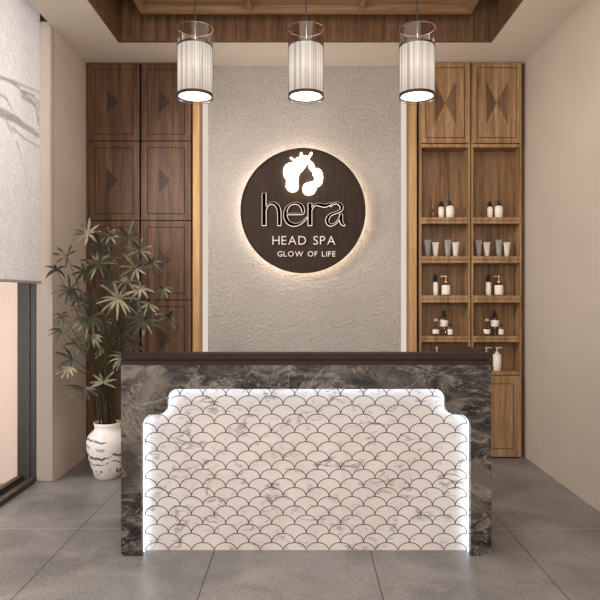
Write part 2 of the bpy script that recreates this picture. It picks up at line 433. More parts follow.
# hanging coffer frame
fx0, fx1, fy0, fy1 = -1.235, 1.28, .85, 4.73
zf = 3.55; w = .045
c = MB()
c.box(fx0, fx1, fy1-w, fy1, zf, zf+.16); c.box(fx0, fx1, fy0, fy0+w, zf, zf+.16)
c.box(fx0, fx0+w, fy0+w, fy1-w, zf, zf+.16); c.box(fx1-w, fx1, fy0+w, fy1-w, zf, zf+.16)
for xr in (-.40, .44): c.box(xr-.016, xr+.016, fy0+w, fy1-w, zf+.004, zf+.15)
yy = fy1
for k in range(4):
    yy -= .95
    c.box(fx0+w, fx1-w, yy-.016, yy+.016, zf+.006, zf+.15)
struct(c, 'trim_4', M['wood_frame'], 'light wood coffer frame with ribs hanging in the ceiling tray', 'ceiling frame')
c = MB().box(fx0+w, fx1-w, fy0+w, fy1-w, zf+.05, zf+.07)
struct(c, 'trim_5', M['wood_frame'], 'wood boards filling the coffer frame', 'ceiling panel')
# wooden strips and light slots beside the stucco wall
def strip(name, xa, xb, lab):
    struct(MB().box(xa, xb, 5.385, 5.6, 0, ZC), name, M['wood_strip'], lab, 'wood strip')
strip('trim_6', X(192.6, 5.385), X(199.4, 5.385), 'golden wood strip edging the left light slot')
strip('trim_7', X(410.6, 5.385), X(416.6, 5.385), 'golden wood strip edging the right light slot')
for nm, xa, xb, s_, lab in (('l', X(199.4, 5.385), X(208, DW), 1, 'warm vertical light strip left of the stucco wall'), ('r', X(401, DW), X(410.6, 5.385), -1, 'warm vertical light strip right of the stucco wall')):
    e = empty('cove_light', ((xa+xb)/2, 5.52, 0)); tag(e, lab, 'light strip', 'vertical cove lights flanking the stucco wall')
    MB().box(xa-e.location.x, xb-e.location.x, 0, .078, 0, ZC-.002).build('slot_back', M['pilaster'], e)
    q = (xb if s_ > 0 else xa) - e.location.x
    MB().box(min(q, q-s_*.058), max(q, q-s_*.058), -.006, 0, .02, ZC-.02).build('glow_strip', M['cove'], e)
# window on the left: jamb, track, glass, exterior
w = MB()
w.box(-2.15, -2.09, 4.667, 4.75, 0, 3.6); w.box(-2.088, -2.055, 4.660, 4.75, 0, 3.6); w.box(-2.053, -2.011, 4.667, 4.75, 0, 3.6)
wj = struct(w, 'window_1', M['window_metal'], 'tall dark grey metal framed window on the left with a raised track', 'window')
for n_, args in (('window_track', (-2.15, -2.012, YB, 4.66, -.02, .012)), ('window_track', (-2.15, -2.11, YB, 4.66, .012, .05)), ('window_track', (-2.05, -2.012, YB, 4.66, .012, .035)), ('head_rail', (-2.15, -2.012, YB, 4.66, 3.55, 3.6))):
    struct(MB().box(*args), n_, M['track'], parent=wj)
for y_ in (2.3, 0.0): struct(MB().box(-2.14, -2.05, y_-.03, y_+.03, .05, 3.55), 'mullion', M['window_metal'], parent=wj)
struct(MB().add([(-2.085, YB, .05), (-2.085, 4.66, .05), (-2.085, 4.66, 3.55), (-2.085, YB, 3.55)], [(0, 1, 2, 3)]), 'window_pane', M['glass'], parent=wj)
struct(MB().box(-2.2, XL, YB, 5.0, 3.6, 3.66), 'trim_8', M['gap'], 'dark blind pocket above the window', 'blind pocket')
struct(MB().box(XL, XL+.002, YB, 4.667, ZC+.04, 3.6), 'trim_9', M['gap'], 'inner face of the blind pocket', 'blind pocket')
struct(MB().box(-5.2, -2.152, 4.70, 4.85, -.02, 3.7), 'wall_outside', M['ext_wall'], 'sunlit pinkish wall seen outdoors through the window', 'wall')

# blind
e = empty('window_blind', (-1.96, 2.6, 1.504))
tag(e, 'light grey linen blind hanging over the tall left window', 'blind')
b = MB(); nseg = 90; y0, y1 = .2, 4.62; zt = 3.56
vs = []
for k in range(nseg+1):
    y = y0+(y1-y0)*k/nseg
    dx = .010*math.sin(y*17)+.006*math.sin(y*31+1)
    for z in (1.504, 2.2, 2.9, zt): vs.append((dx*(1.1-.12*(z-1.5)), y-2.6, z-1.504))
fs = [(4*k+j, 4*k+4+j, 4*k+5+j, 4*k+1+j) for k in range(nseg) for j in range(3)]
b.add(vs, fs, 0, True).build('blind_fabric', M['blind'], e, fix=False)
MB().box(-.012, .012, y0-2.6, y1-2.6, -.012, .006, bev=.003).build('bottom_rail', M['blind'], e)
MB().box(-.03, .03, y0-2.6, y1-2.6, zt-1.504, zt-1.504+.04, bev=.005).build('head_rail', M['black'], e)

# outdoor twigs close to the glass
LAMP = Vector((-3.15, 3.7, 2.9))
def twig_pt(px, py):
    D = F*1.96/(CX-px); bp = Vector((-1.96, D, Z(py, D)))
    t_ = (-2.20 - LAMP.x)/(-1.96 - LAMP.x)
    return LAMP + (bp - LAMP)*t_
e = empty('garden_tree', twig_pt(20, 120)); tag(e, 'slim garden tree outside whose branch casts its silhouette on the grey blind', 'tree')
o0 = e.location.copy()
def twig(pts, r0, r1, name):
    q = smooth2([tuple(twig_pt(*p) - o0) for p in pts], 5); n = len(q)
    MB().tube(q, [r0+(r1-r0)*k/(n-1) for k in range(n)], 6).build(name, M['stem_dark'], e)
twig([(-30, 92), (-12, 105), (4, 114), (20, 122), (34, 133), (39, 136)], .034, .012, 'stem')
twig([(-25, 62), (0, 77), (14, 84), (28, 97), (40, 112)], .010, .006, 'stem')
tb = twig_pt(-30, 92) - o0
MB().tube([(tb.x-.10, tb.y-.25, -.02-o0.z), (tb.x-.10, tb.y-.22, .9-o0.z), (tb.x-.06, tb.y-.12, 2.0-o0.z), (tb.x, tb.y, tb.z), (tb.x+.02, tb.y-.1, tb.z+.7)], [.05, .042, .034, .024, .008], 10).build('trunk', M['stem_dark'], e)
for pts in ([(0, 77), (14, 82), (39, 92)], [(20, 90), (31, 96), (40, 104)], [(22, 96), (32, 104), (40, 120)], [(28, 98), (34, 108), (40, 126)],
            [(10, 127), (22, 136), (40, 149)], [(4, 116), (8, 128), (11, 133)], [(16, 142), (20, 152), (26, 168)], [(26, 92), (34, 98), (40, 108)],
            [(30, 102), (35, 112), (40, 132)], [(-5, 88), (6, 100), (12, 112)], [(8, 118), (18, 121), (30, 131)]):
    twig(pts, .009, .004, 'leaf_blade')

# ------------------------------------------------------------------ cabinets
def door_mesh(x0, x1, z0, z1, y, ins=.05, hw=.10, hh=.2, pyr=True, th=.02, dep=.03, dark=(3,), ax=0.0):
    mb = MB(); cx, cz = (x0+x1)/2, (z0+z1)/2
    rings = []
    def rect(i, d): return [(x0+i, y+d, z0+i), (x1-i, y+d, z0+i), (x1-i, y+d, z1-i), (x0+i, y+d, z1-i)]
    rings.append(rect(0, th)); rings.append(rect(0, .002)); rings.append(rect(.002, 0))
    rings.append(rect(ins-.003, 0)); rings.append(rect(ins-.002, .005)); rings.append(rect(ins+.0025, .005)); rings.append(rect(ins+.004, 0))
    if pyr:
        rings.append([(cx-hw, y, cz-hh), (cx+hw, y, cz-hh), (cx+hw, y, cz+hh), (cx-hw, y, cz+hh)])
    vs = [p for r in rings for p in r]; fs = []
    for j in range(len(rings)-1):
        for k in range(4): fs.append((4*j+k, 4*j+(k+1) % 4, 4*j+4+(k+1) % 4, 4*j+4+k))
    last = 4*(len(rings)-1)
    if pyr:
        vs.append((cx+ax, y+dep, cz)); a = len(vs)-1
        tri = [(last+k, last+(k+1) % 4, a) for k in range(4)]
    else: fs.append((last, last+1, last+2, last+3))
    fs.append((3, 2, 1, 0))
    mb.add(vs, fs)
    for q in range(16, 20): mb.m[q] = 2
    if pyr:
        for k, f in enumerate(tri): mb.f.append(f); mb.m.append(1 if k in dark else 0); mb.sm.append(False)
    return mb
zrows = [458, 379, 300, 220.5, 141, 62.5]
for xa, xb, lab in ((88.6, 139.4, 'tall cabinet in shade-toned wood nearest the left wall behind the plant'), (141.0, 191.0, 'tall cabinet in shade-toned wood next to the lit strip left of the sign')):
    x0, x1 = X(xa, DC), X(xb, DC)
    e = empty('tall_cabinet', ((x0+x1)/2, DC+.1, 0)); tag(e, lab, 'cabinet', 'tall paneled cabinets on the left')
    ex, ey = e.location.x, e.location.y
    MB().box(x0-ex+.004, x1-ex-.004, DC+.024-ey, 5.59-ey, .0, ZC-.003).build('carcass', M['gap'], e)
    for k in range(5):
        za, zb = Z(zrows[k], DC)+.003, Z(zrows[k+1], DC)-.003
        za = max(za, .012)
        d = door_mesh(x0-ex, x1-ex, za, zb, DC-ey, hw=.062, hh=.105, ins=.055, dep=.004, ax=.036).build('door', [M['wood_left'], M['facet_shade_left'], M['groove']], e)
struct(MB().box(XL+.001, X(88.2, DC), DC+.012, 5.59, 0, ZC-.002), 'trim_10', M['wood_left'], 'narrow dark filler board at the left wall', 'filler')

ops = [(147.3, 217.3), (223.5, 256.2), (263.0, 295.4), (302.5, 336.0), (342.0, 371.7)]
cols = [(419.6, 470.3, 'left'), (471.4, 521.8, 'right')]
YBK = 5.524
for xa, xb, side in cols:
    x0, x1 = X(xa, DC), X(xb, DC); ew = .016
    e = empty('display_cabinet', ((x0+x1)/2, DC+.1, 0))
    tag(e, 'oak display cabinet with open niches, ' + ('beside the lit strip' if side == 'left' else 'against the plain right wall'), 'cabinet', 'oak display cabinets on the right')
    ex, ey = e.location.x, e.location.y
    for nm, s0, s1 in (('side_panel', x0, x0+ew), ('side_panel', x1-ew, x1)):
        MB().box(s0-ex, s1-ex, DC-ey, YBK-ey, .0, ZC-.004).build(nm, M['wood_right'], e)
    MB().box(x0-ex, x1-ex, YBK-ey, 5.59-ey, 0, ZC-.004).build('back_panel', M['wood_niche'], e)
    tops = [143.9] + [o[1] for o in ops]; bots = [o[0] for o in ops] + [374.8]
    for tz, bz in zip(tops, bots):
        z1, z0 = Z(tz, DC), Z(bz, DC); zm = (z0+z1)/2
        mb = MB()
        if z1-z0 > .04:
            mb.box(x0+ew-ex, x1-ew-ex, DC-ey, YBK-ey, zm+.0025, z1); mb.box(x0+ew-ex, x1-ew-ex, DC-ey, YBK-ey, z0, zm-.0025)
            mb.box(x0+ew-ex, x1-ew-ex, DC+.012-ey, YBK-ey, zm-.0025, zm+.0025)
        else: mb.box(x0+ew-ex, x1-ew-ex, DC-ey, YBK-ey, z0, z1)
        mb.build('shelf', M['wood_right'], e)
    door_mesh(x0+.006-ex, x1-.006-ex, Z(143.2, DC), Z(62.8, DC), DC-.012-ey, ins=.045, hw=.095, hh=.19, dep=.010, dark=(3, 1)).build('door', [M['wood_right'], M['facet_shade_right'], M['groove']], e)
    door_mesh(x0+.006-ex, x1-.006-ex, .012, Z(375.6, DC), DC-.012-ey, ins=.07, pyr=False).build('door', [M['wood_right'], M['wood_right'], M['groove']], e)
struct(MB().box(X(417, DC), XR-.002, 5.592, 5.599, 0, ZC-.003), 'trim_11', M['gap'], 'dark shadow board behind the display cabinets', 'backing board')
struct(MB().box(X(522.6, DC+.03), XR-.001, DC+.03, 5.59, 0, ZC-.002), 'trim_12', M['wood_dark'], 'narrow dark filler at the right wall', 'filler')

# ------------------------------------------------------------------ shelf goods
DI = 5.44
pxm = DI/F
def item(name, px, floor_y, D=DI):
    # floor_y: front edge row of the niche floor
    z = Z(floor_y, DC)
    return empty(name, (X(px, D), D, z+.0006))
def cyl(mb, r, z0, z1, bev=.003, n=24, c=(0, 0), sx=1, sy=1):
    return mb.lathe([(max(r-bev, 1e-5), z0), (r, z0+bev), (r, z1-bev), (max(r-bev, 1e-5), z1)], (c[0], c[1], 0), n, sx=sx, sy=sy)
def shoulder(mb, r, z0, z1, rn, zn, n=24):
    return mb.lathe([(r-.003, z0), (r, z0+.003), (r, z1), (r*.85, z1+(zn-z1)*.5), (rn, zn)], n=n)
def pump(e, z, s=1.0, mat='black', dirx=-1):
    m = MB(); cyl(m, .012*s, z, z+.014*s, .002); cyl(m, .004*s, z+.013*s, z+.036*s, .001, 12)
    cyl(m, .010*s, z+.034*s, z+.044*s, .002); m.box(min(0, dirx*.032*s), max(0, dirx*.032*s), -.004*s, .004*s, z+.036*s, z+.043*s)
    m.build('pump', M[mat], e)
places = {'left': 0.0, 'right': 1.0}
which = {'left': 'in the left oak cabinet', 'right': 'in the right oak cabinet'}
def slim_bottle(px, fy, body_h, r, cap_h, lab, pumped=False):
    e = item('bottle', px, fy); tag(e, lab, 'bottle')
    m = MB(); shoulder(m, r, 0, body_h-.008, r*.6, body_h); m.build('body', M['white_plastic'], e)
    m = MB(); m.lathe([(r*1.02, body_h*.25), (r*1.03, body_h*.26), (r*1.03, body_h*.78), (r*1.02, body_h*.79)]); m.build('paper_label', M['label'], e)
    if pumped: pump(e, body_h-.001, 1.0, 'black', 1)
    m = MB(); cyl(m, r*.72, body_h-.002, body_h+cap_h*.62, .002); cyl(m, r*.55, body_h+cap_h*.6, body_h+cap_h, .002); m.build('cap', M['black'], e)
    return e
def tube_item(px, fy, h, wt, wb, mat, lab):
    e = item('squeeze_tube', px, fy); tag(e, lab, 'tube')
    m = MB(); n = 24; vs = []; fs = []; K = 8
    for j in range(K+1):
        t_ = j/K; zz = .012 + (h-.012)*t_; rx = (wb + (wt-wb)*t_)/2; ry = (wb/2)*(1-t_)**.8 + .0015
        for k in range(n): a = 2*PI*k/n; vs.append((rx*math.cos(a), ry*math.sin(a), zz))
    for j in range(K):
        for k in range(n): fs.append((j*n+k, j*n+(k+1) % n, (j+1)*n+(k+1) % n, (j+1)*n+k))
    fs.append(tuple(range(n-1, -1, -1))); fs.append(tuple(range(K*n, K*n+n)))
    m.add(vs, fs, 0, True).build('body', M[mat], e)
    m = MB(); cyl(m, wb*.47, 0, .013, .002); m.build('cap', M['white_plastic' if mat == 'tube_white' else 'tube_grey'], e)
    m = MB(); m.box(-wt/2, wt/2, -.0022, .0022, h-.008, h+.001); m.build('crimp', M[mat], e)
    return e
def wide_pump(px, fy, lab, gold=False):
    r = .037; e = item('pump_bottle', px, fy); tag(e, lab, 'bottle')
    if not gold:
        m = MB(); shoulder(m, .035, 0, .100, .015, .112); m.build('body', M['white_plastic'], e)
        MB().lathe([(.0355, .03), (.036, .031), (.036, .085), (.0355, .086)]).build('paper_label', M['label'], e)
        pump(e, .110, 1.0, 'black', -1)
        m = MB(); cyl(m, .017, .108, .130, .002); m.build('collar', M['black'], e)
    else:
        m = MB(); shoulder(m, .037, 0, .094, .014, .108); m.build('body', M['clear'], e)
        MB().lathe([(.0375, .006), (.038, .007), (.038, .088), (.0375, .089)]).build('paper_label', M['label'], e)
        pump(e, .107, 1.5, 'gold', -1)
    return e
def dropper(px, fy, r, h, lab_rng, lab, D=DI, glass='clear', legs=False):
    e = item('dropper_bottle', px, fy, D); tag(e, lab, 'bottle')
    m = MB(); shoulder(m, r, 0, h*.72, r*.42, h*.8); m.build('body', M[glass], e)
    MB().lathe([(r*1.01, h*lab_rng[0]), (r*1.03, h*lab_rng[0]+.001), (r*1.03, h*lab_rng[1]), (r*1.01, h*lab_rng[1]+.001)]).build('paper_label', M['label'], e)
    m = MB(); cyl(m, r*.5, h*.78, h*.9, .002); m.lathe([(r*.34, h*.89), (r*.36, h*.95), (r*.22, h*1.04), (.001, h*1.07)]); m.build('dropper_cap', M['black'], e)
    return e
def flower_jar(px, fy, lab, D=DI):
    e = item('bud_vase', px, fy, D); tag(e, lab, 'vase')
    m = MB(); shoulder(m, .029, 0, .058, .010, .074); cyl(m, .010, .072, .088, .001); m.build('body', M['clear'], e)
    MB().lathe([(.0293, .015), (.030, .016), (.030, .052), (.0293, .053)]).build('paper_label', M['label'], e)
    MB().tube([(0, 0, .03), (.002, 0, .09), (0, 0, .128)], .0018, 6).build('stem', M['stem'], e)
    m = MB()
    for k in range(14):
        a = k*2.4; rr = .014*math.sqrt(k/14)*1.25; cx_, cy_, cz_ = rr*math.cos(a), rr*math.sin(a), .134+.008*math.sin(k*1.9)
        m.lathe([(.0001, -.006), (.006, -.002), (.0065, .002), (.0001, .007)], (cx_, cy_, cz_), 8)
    m.build('flower', M['petal'], e); return e
for side, dx in (('left', 0), ('right', 49.5)):
    wh = which[side]
    slim_bottle(441.2+dx*.99 - (0.3 if dx else 0), 217.3, .102, .0235, .045, 'slim white bottle with black cap in top niche ' + wh)
    wide_pump(450.0+dx*.985, 217.3, 'wide white pump bottle in the top open niche ' + wh)
    for k, (q, h, mt, l1) in enumerate(((427.5, .148, 'tube_grey', 'tall grey squeeze tube, leftmost in its row'), (435.6, .126, 'tube_white', 'short cream squeeze tube, second from left in its row'),
                               (447.8, .148, 'tube_grey', 'tall grey squeeze tube, third from left in its row'), (455.7, .126, 'tube_white', 'short cream squeeze tube, rightmost in its row'))):
        o = tube_item(q + dx*(1.035 if dx else 0), 256.2, h, .060, .042, mt, l1 + ' ' + wh); o['group'] = 'squeeze tubes in the second open niches'
    slim_bottle(435.4+dx*1.07, 295.4, .118, .0225, .062, 'slim white bottle with long black cap in third niche ' + wh)
    wide_pump(445.9+dx*1.07, 295.4, 'clear bottle with white label and gold pump ' + wh, True)
    flower_jar(435.8+dx*1.03, 336.0, 'small glass bud vase with pink dried flower ' + wh, 5.42)
    dropper(443.8+dx*1.03, 336.0, .036, .205, (.38, .64), 'large clear dropper bottle with cream label ' + wh, 5.46)
    dropper(450.2+dx*1.03, 336.0, .0215, .098, (.1, .55), 'small dropper bottle with black top in fourth niche ' + wh, 5.41, 'amber')
# reed diffuser, only in the left cabinet
e = item('reed_diffuser', 433, 217.3); tag(e, 'small brown reed diffuser with tall thin reeds on the top open niche', 'diffuser')
m = MB(); shoulder(m, .021, 0, .055, .009, .07); cyl(m, .009, .068, .085, .001); m.build('body', M['amber'], e)
for k, (a, b_) in enumerate(((-.014, .0), (-.002, .01), (.006, -.008), (.016, .004))):
    MB().tube([(0, 0, .02), (a, b_, .235+.01*k)], .0016, 6).build('reed', M['reed'], e)
# lotion pumps in the lowest niches
def lotion(px, lab, h=.148, D=5.44):
    e = item('lotion_pump_bottle', px, 371.7, D); tag(e, lab, 'bottle', 'white lotion pump bottles in the lowest niches')
    m = MB(); shoulder(m, .036, 0, h-.008, .016, h); m.build('body', M['white_plastic'], e)
    MB().lathe([(.0363, .03), (.0368, .031), (.0368, h*.72), (.0363, h*.73)]).build('paper_label', M['label'], e)
    pump(e, h-.001, 1.35, 'white_plastic', 1); return e
lotion(497, 'tall white lotion pump bottle fully visible just right of the counter end')
lotion(486.3, 'white lotion pump bottle half hidden behind the counter in the right oak cabinet')
lotion(436.8, 'white lotion pump bottle in the left oak cabinet, only its pump above the counter')

# ------------------------------------------------------------------ round sign
SC = P(303, 211, 5.38); SR = 62.6*5.36/F
e = empty('round_sign', (SC.x, 5.36, SC.z)); tag(e, 'round dark wooden backlit spa sign on the stucco wall', 'sign')
def disc_prof(r, y0, y1, bev=.006, n=96):
    vs = []; prof = [(r-bev, y0), (r, y0+bev), (r, y1-.002), (r-.002, y1)]
    for rr, y in prof:
        for k in range(n): a = 2*PI*k/n; vs.append((rr*math.cos(a), y, rr*math.sin(a)))
    fs = [(j*n+k, j*n+(k+1) % n, (j+1)*n+(k+1) % n, (j+1)*n+k) for j in range(len(prof)-1) for k in range(n)]
    fs.append(tuple(range(n))); fs.append(tuple(range(len(prof)*n-1, (len(prof)-1)*n-1, -1)))
    return MB().add(vs, fs)
disc_prof(SR-.012, 0, .02, .001).build('disc', M['disc'], e)
# thin raised rim
mb = MB(); n = 96; vs = []
pr = [(SR-.012, .0), (SR-.012, -.008), (SR, -.008), (SR, .024), (SR-.02, .024)]
for rr, y in pr:
    for k in range(n): a = 2*PI*k/n; vs.append((rr*math.cos(a), y, rr*math.sin(a)))
mb.add(vs, [(j*n+k, j*n+(k+1) % n, (j+1)*n+(k+1) % n, (j+1)*n+k) for j in range(len(pr)-1) for k in range(n)])
mb.build('rim', M['black'], e)
# halo ring behind
mb = MB(); vs = []
pr = [(SR-.04, .030), (SR-.012, .030), (SR-.012, .046), (SR-.04, .046)]
for rr, y in pr:
    for k in range(n): a = 2*PI*k/n; vs.append((rr*math.cos(a), y, rr*math.sin(a)))
mb.add(vs, [(j*n+k, j*n+(k+1) % n, ((j+1) % 4)*n+(k+1) % n, ((j+1) % 4)*n+k) for j in range(4) for k in range(n)])
mb.build('halo_light', M['halo'], e)
for a in (.7, 2.4, 3.9, 5.5):
    MB().box(.4*math.cos(a)-.015, .4*math.cos(a)+.015, .02, DW-5.36-.001, .4*math.sin(a)-.015, .4*math.sin(a)+.015).build('standoff', M['black'], e)
DS = 5.352
def sg(px, py): return ((px-303)*DS/F, (211-py)*DS/F)
# emblem
emb = [(185,125),(196,119),(214,132),(232,148),(243,126),(262,125),(276,108),(278,82),(288,74),(298,82),(302,103),(322,110),(334,104),(344,116),(352,112),(372,78),(384,74),(391,84),(368,122),(356,148),
 (378,158),(398,176),(413,203),(412,224),(440,222),(468,238),(484,268),(490,310),(482,352),(462,380),(430,395),(424,424),(402,455),(362,470),(326,462),(304,437),(299,404),(313,372),(343,353),(390,346),(405,335),(409,312),(405,292),(394,280),(398,263),(388,248),(372,238),(360,214),(353,190),(347,166),
 (335,192),(320,217),(295,245),(272,268),(262,300),(261,350),(265,390),(255,420),(230,437),(195,437),(162,420),(146,392),(148,352),(153,326),(132,302),(122,262),(126,222),(146,190),(180,172),(220,168),(230,160),(205,144)]
pts = [sg(270+x*65/600, 145+y*60/554) for x, y in emb]
MB().prism(pts, -.034, -.024).build('emblem', M['sign_white'], e)
MB().prism([sg(270+x*65/600, 145+y*60/554) for x, y in emb], -.024, -.0005).build('emblem_base', M['emblem_glow'], e)
# large letters
def zp(x, y): return sg(250+x*110/600, 180+y*90/491)
S = 110/600*DS/F
letters = {
 'h': [([(77,76),(77,160),(77,250)], [16,16,17]), ([(84,168),(96,142),(118,129),(142,137),(156,160),(160,195),(160,250)], [3,4,7,12,15,14,14])],
 'e': [([(196,188),(250,188),(284,186),(290,172),(281,145),(256,130),(226,134),(204,152),(193,182),(196,212),(212,236),(240,247),(268,242),(292,226),(312,206)], [4,4,5,10,12,7,5,8,13,15,15,12,7,5,3])],
 'r': [([(327,130),(327,190),(327,250)], [16,16,16]), ([(334,168),(346,146),(362,136),(384,138),(408,143),(432,136),(446,130)], [3,4,7,12,12,8,4])],
 'a': [([(440,146),(452,134),(474,128),(494,138),(500,156),(490,172),(464,182),(438,194),(424,212),(422,230),(432,246),(450,247),(470,236),(484,218),(492,198)], [3,4,6,12,12,8,7,9,13,13,10,6,4,4,3]), ([(497,190),(497,222),(502,240),(516,250)], [12,13,10,4])],
}
for ch, strokes in letters.items():
    mb = MB(); gl = MB()
    for pts, ws in strokes:
        q = smooth2([zp(*p)+(w*S*1.15+.0012,) for p, w in zip(pts, ws)], 5)
        mb.stroke([(a[0], a[1]) for a in q], [a[2] for a in q], -.026, -.010)
        gl.stroke([(a[0], a[1]) for a in q], [a[2] for a in q], -.009, -.0005, grow=.0038)
    o = mb.build('letter', M['letter_black'], e); o['label'] = 'black letter ' + ch
    gl.build('letter_glow', M['sign_edge'], o)
def word(txt, px0, px1, py_top, py_bot, mat, weight=0.0):
    objs = []; x = 0; gap = .16; infos = []
    for ch in txt:
        if ch == ' ': x += .42; continue
        cu = bpy.data.curves.new('letter', 'FONT'); cu.body = ch; cu.size = 1.0; cu.extrude = .06; cu.offset = weight; cu.resolution_u = 3
        o = bpy.data.objects.new('letter_tmp', cu); col.objects.link(o)
        dg = bpy.context.evaluated_depsgraph_get(); me = bpy.data.meshes.new_from_object(o.evaluated_get(dg))
        bpy.data.objects.remove(o)
        xs = [v.co.x for v in me.vertices]; ys = [v.co.y for v in me.vertices]
        infos.append((ch, me, x-min(xs), max(ys))); x += max(xs)-min(xs)+gap
    tot = x-gap; ht = max(i[3] for i in infos)
    a0 = sg(px0, py_bot); a1 = sg(px1, py_top); sx = (a1[0]-a0[0])/tot; sz = (a1[1]-a0[1])/ht
    for ch, me, ox, _ in infos:
        for v in me.vertices:
            x_, y_, z_ = v.co; v.co = (a0[0]+(x_+ox)*sx, -.008-.006-z_*.1, a0[1]+y_*sz)
        me.materials.clear(); me.materials.append(mat)
        o = bpy.data.objects.new('letter', me); col.objects.link(o); o.parent = e; o['label'] = 'glowing small letter ' + ch
word('HEAD SPA', 272.6, 335.2, 236.6, 245.2, M['sign_warm'], -.012)
word('GLOW OF LIFE', 277.6, 335.4, 251.8, 257.0, M['sign_warm'], -.004)

# ------------------------------------------------------------------ reception counter
cxm = .0175; CL, CR = -.98, 1.015
ec = empty('reception_counter', (cxm, DF+.3, 0)); tag(ec, 'reception counter of dark marble with a white scale tiled front and lit edge', 'reception counter')
lx = lambda x: x-ec.location.x
ly = lambda y: y-ec.location.y
def cut(grow=0.0):
    hw, hs, zt_, zs = .886+grow, .7475+grow, .899+grow, .7646+grow
    r1, r2, r3 = .07+grow, .045, .057+grow
    right = [(hw, 0)] + arc(hw-r1, zs-r1, r1, 0, PI/2, 8) + arc(hs+max(r2-grow, .01), zs+max(r2-grow, .01), max(r2-grow, .01), -PI/2, -PI, 7) + arc(hs-r3, zt_-r3, r3, 0, PI/2, 8)
    return right
rt = cut(); lf = [(-x, z) for x, z in reversed(rt)]
outer = [(lx(CL), 0)] + [(x+.0015, z) for x, z in lf][::-1][::-1]
# polygon: outer left-bottom -> cut left side up -> across -> cut right side down -> outer right-bottom -> up -> left
poly = [(lx(CL), 0.0)] + [(x, z) for x, z in reversed([(-a, b) for a, b in rt][::-1])][::1]
poly = [(lx(CL), 0.0)] + [(-a, b) for a, b in rt] + [(a, b) for a, b in rt[::-1]] + [(lx(CR), 0.0), (lx(CR), 1.029), (lx(CL), 1.029)]
fp = MB().prism(poly, ly(DF), ly(DF+.045)).build('front_slab', M['stone'], ec)
DRP = DF*260/254
# scale tiled panel
PX = 254/1.4
mb = MB(); pw = .95
mb.box(-pw, pw, ly(DRP), ly(DRP+.03), 0, .96)
Pd, Sp, bh, aw = 22.95/PX, 9.17/PX, 8.75/PX, 22.95/2/PX
def zrow(k): return (550.0-542.4)/PX + Sp*k           # apex height of row k
x00 = (317.6-303)/PX - cxm
gw = .0042
for k in range(-1, 20):
    za = zrow(k); zc_ = za-bh; off = 0 if k % 2 == 0 else Pd/2
    for i in range(-10, 11):
        xc = x00+off+i*Pd
        if abs(xc) > pw+Pd/2: continue
        q = []
        for j in range(17):
            a = PI*j/16; xx, zz = xc+aw*math.cos(a), zc_+bh*math.sin(a)
            q.append((xx, zz))
        q = [(q[0][0], zc_-.004)] + q + [(q[-1][0], zc_-.004)]
        q = [p for p in q if .0 <= p[1] <= .955 and abs(p[0]) < pw]
        if len(q) < 3: continue
        n = len(q); vs = []
        for t_i, p in enumerate(q):
            a_ = Vector(q[max(t_i-1, 0)]); b_ = Vector(q[min(t_i+1, n-1)]); tt = (b_-a_).normalized(); nn = Vector((-tt.y, tt.x))*gw/2
            vs += [(p[0]+nn.x, ly(DRP)-.0008, p[1]+nn.y), (p[0]-nn.x, ly(DRP)-.0008, p[1]-nn.y)]
        mb.add(vs, [(2*j, 2*j+1, 2*j+3, 2*j+2) for j in range(n-1)], 1)
mb.build('scale_tile_panel', [M['marble'], M['grout']], ec, fix=False)
# LED strip running around the cut-out between slab and panel
def off_poly(g):
    a = cut(g); return [(-x, z) for x, z in a] + [(x, z) for x, z in a[::-1]]
a1_, a2_ = off_poly(.002), off_poly(.010)
mb = MB(); n = len(a1_); ya, yb = ly(DF+.0455), ly(DF+.066)
vs = [(x, ya, z) for x, z in a1_] + [(x, yb, z) for x, z in a1_] + [(x, yb, z) for x, z in a2_] + [(x, ya, z) for x, z in a2_]
fs = []
for r_ in range(4):
    for k in range(n-1): fs.append((r_*n+k, r_*n+k+1, ((r_+1) % 4)*n+k+1, ((r_+1) % 4)*n+k))
mb.add(vs, fs).build('led_strip', M['led'], ec)
# countertop: main ledge with a recess line, and a wing going back at the right
mb = MB()
DB = 3.92
wing = [(lx(CL), ly(DF-.004)), (lx(CR), ly(DF-.004)), (lx(CR), ly(DB-.12)), (lx(.965), ly(DB)), (lx(.855), ly(DB)), (lx(.75), ly(DF+.10)), (lx(CL), ly(DF+.10))]
mb.prism_z(wing, 1.060, 1.091)
mb.build('countertop', M['top'], ec)
wi = [(x*.997, y+.016 if y < ly(DF+.05) else y-.008) for x, y in wing]
MB().prism_z(wi, 1.051, 1.0605).build('shadow_gap', M['black'], ec)
MB().prism_z(wing, 1.0295, 1.051).build('lower_edge_band', M['top'], ec)
MB().box(lx(CL), lx(CL+.03), ly(DF+.046), ly(3.80), 0, 1.029).build('side_panel', M['stone'], ec)
MB().box(lx(CR-.03), lx(CR), ly(DF+.046), ly(3.80), 0, 1.029).build('side_panel', M['stone'], ec)
MB().box(lx(CL+.031), lx(CR-.031), ly(DRP+.031), ly(3.80), .70, .735).build('desk_surface', M['top'], ec)
MB().box(lx(CL+.031), lx(CR-.031), ly(DRP+.031), ly(DRP+.05), 0, 1.029).build('back_board', M['wood_right'], ec)

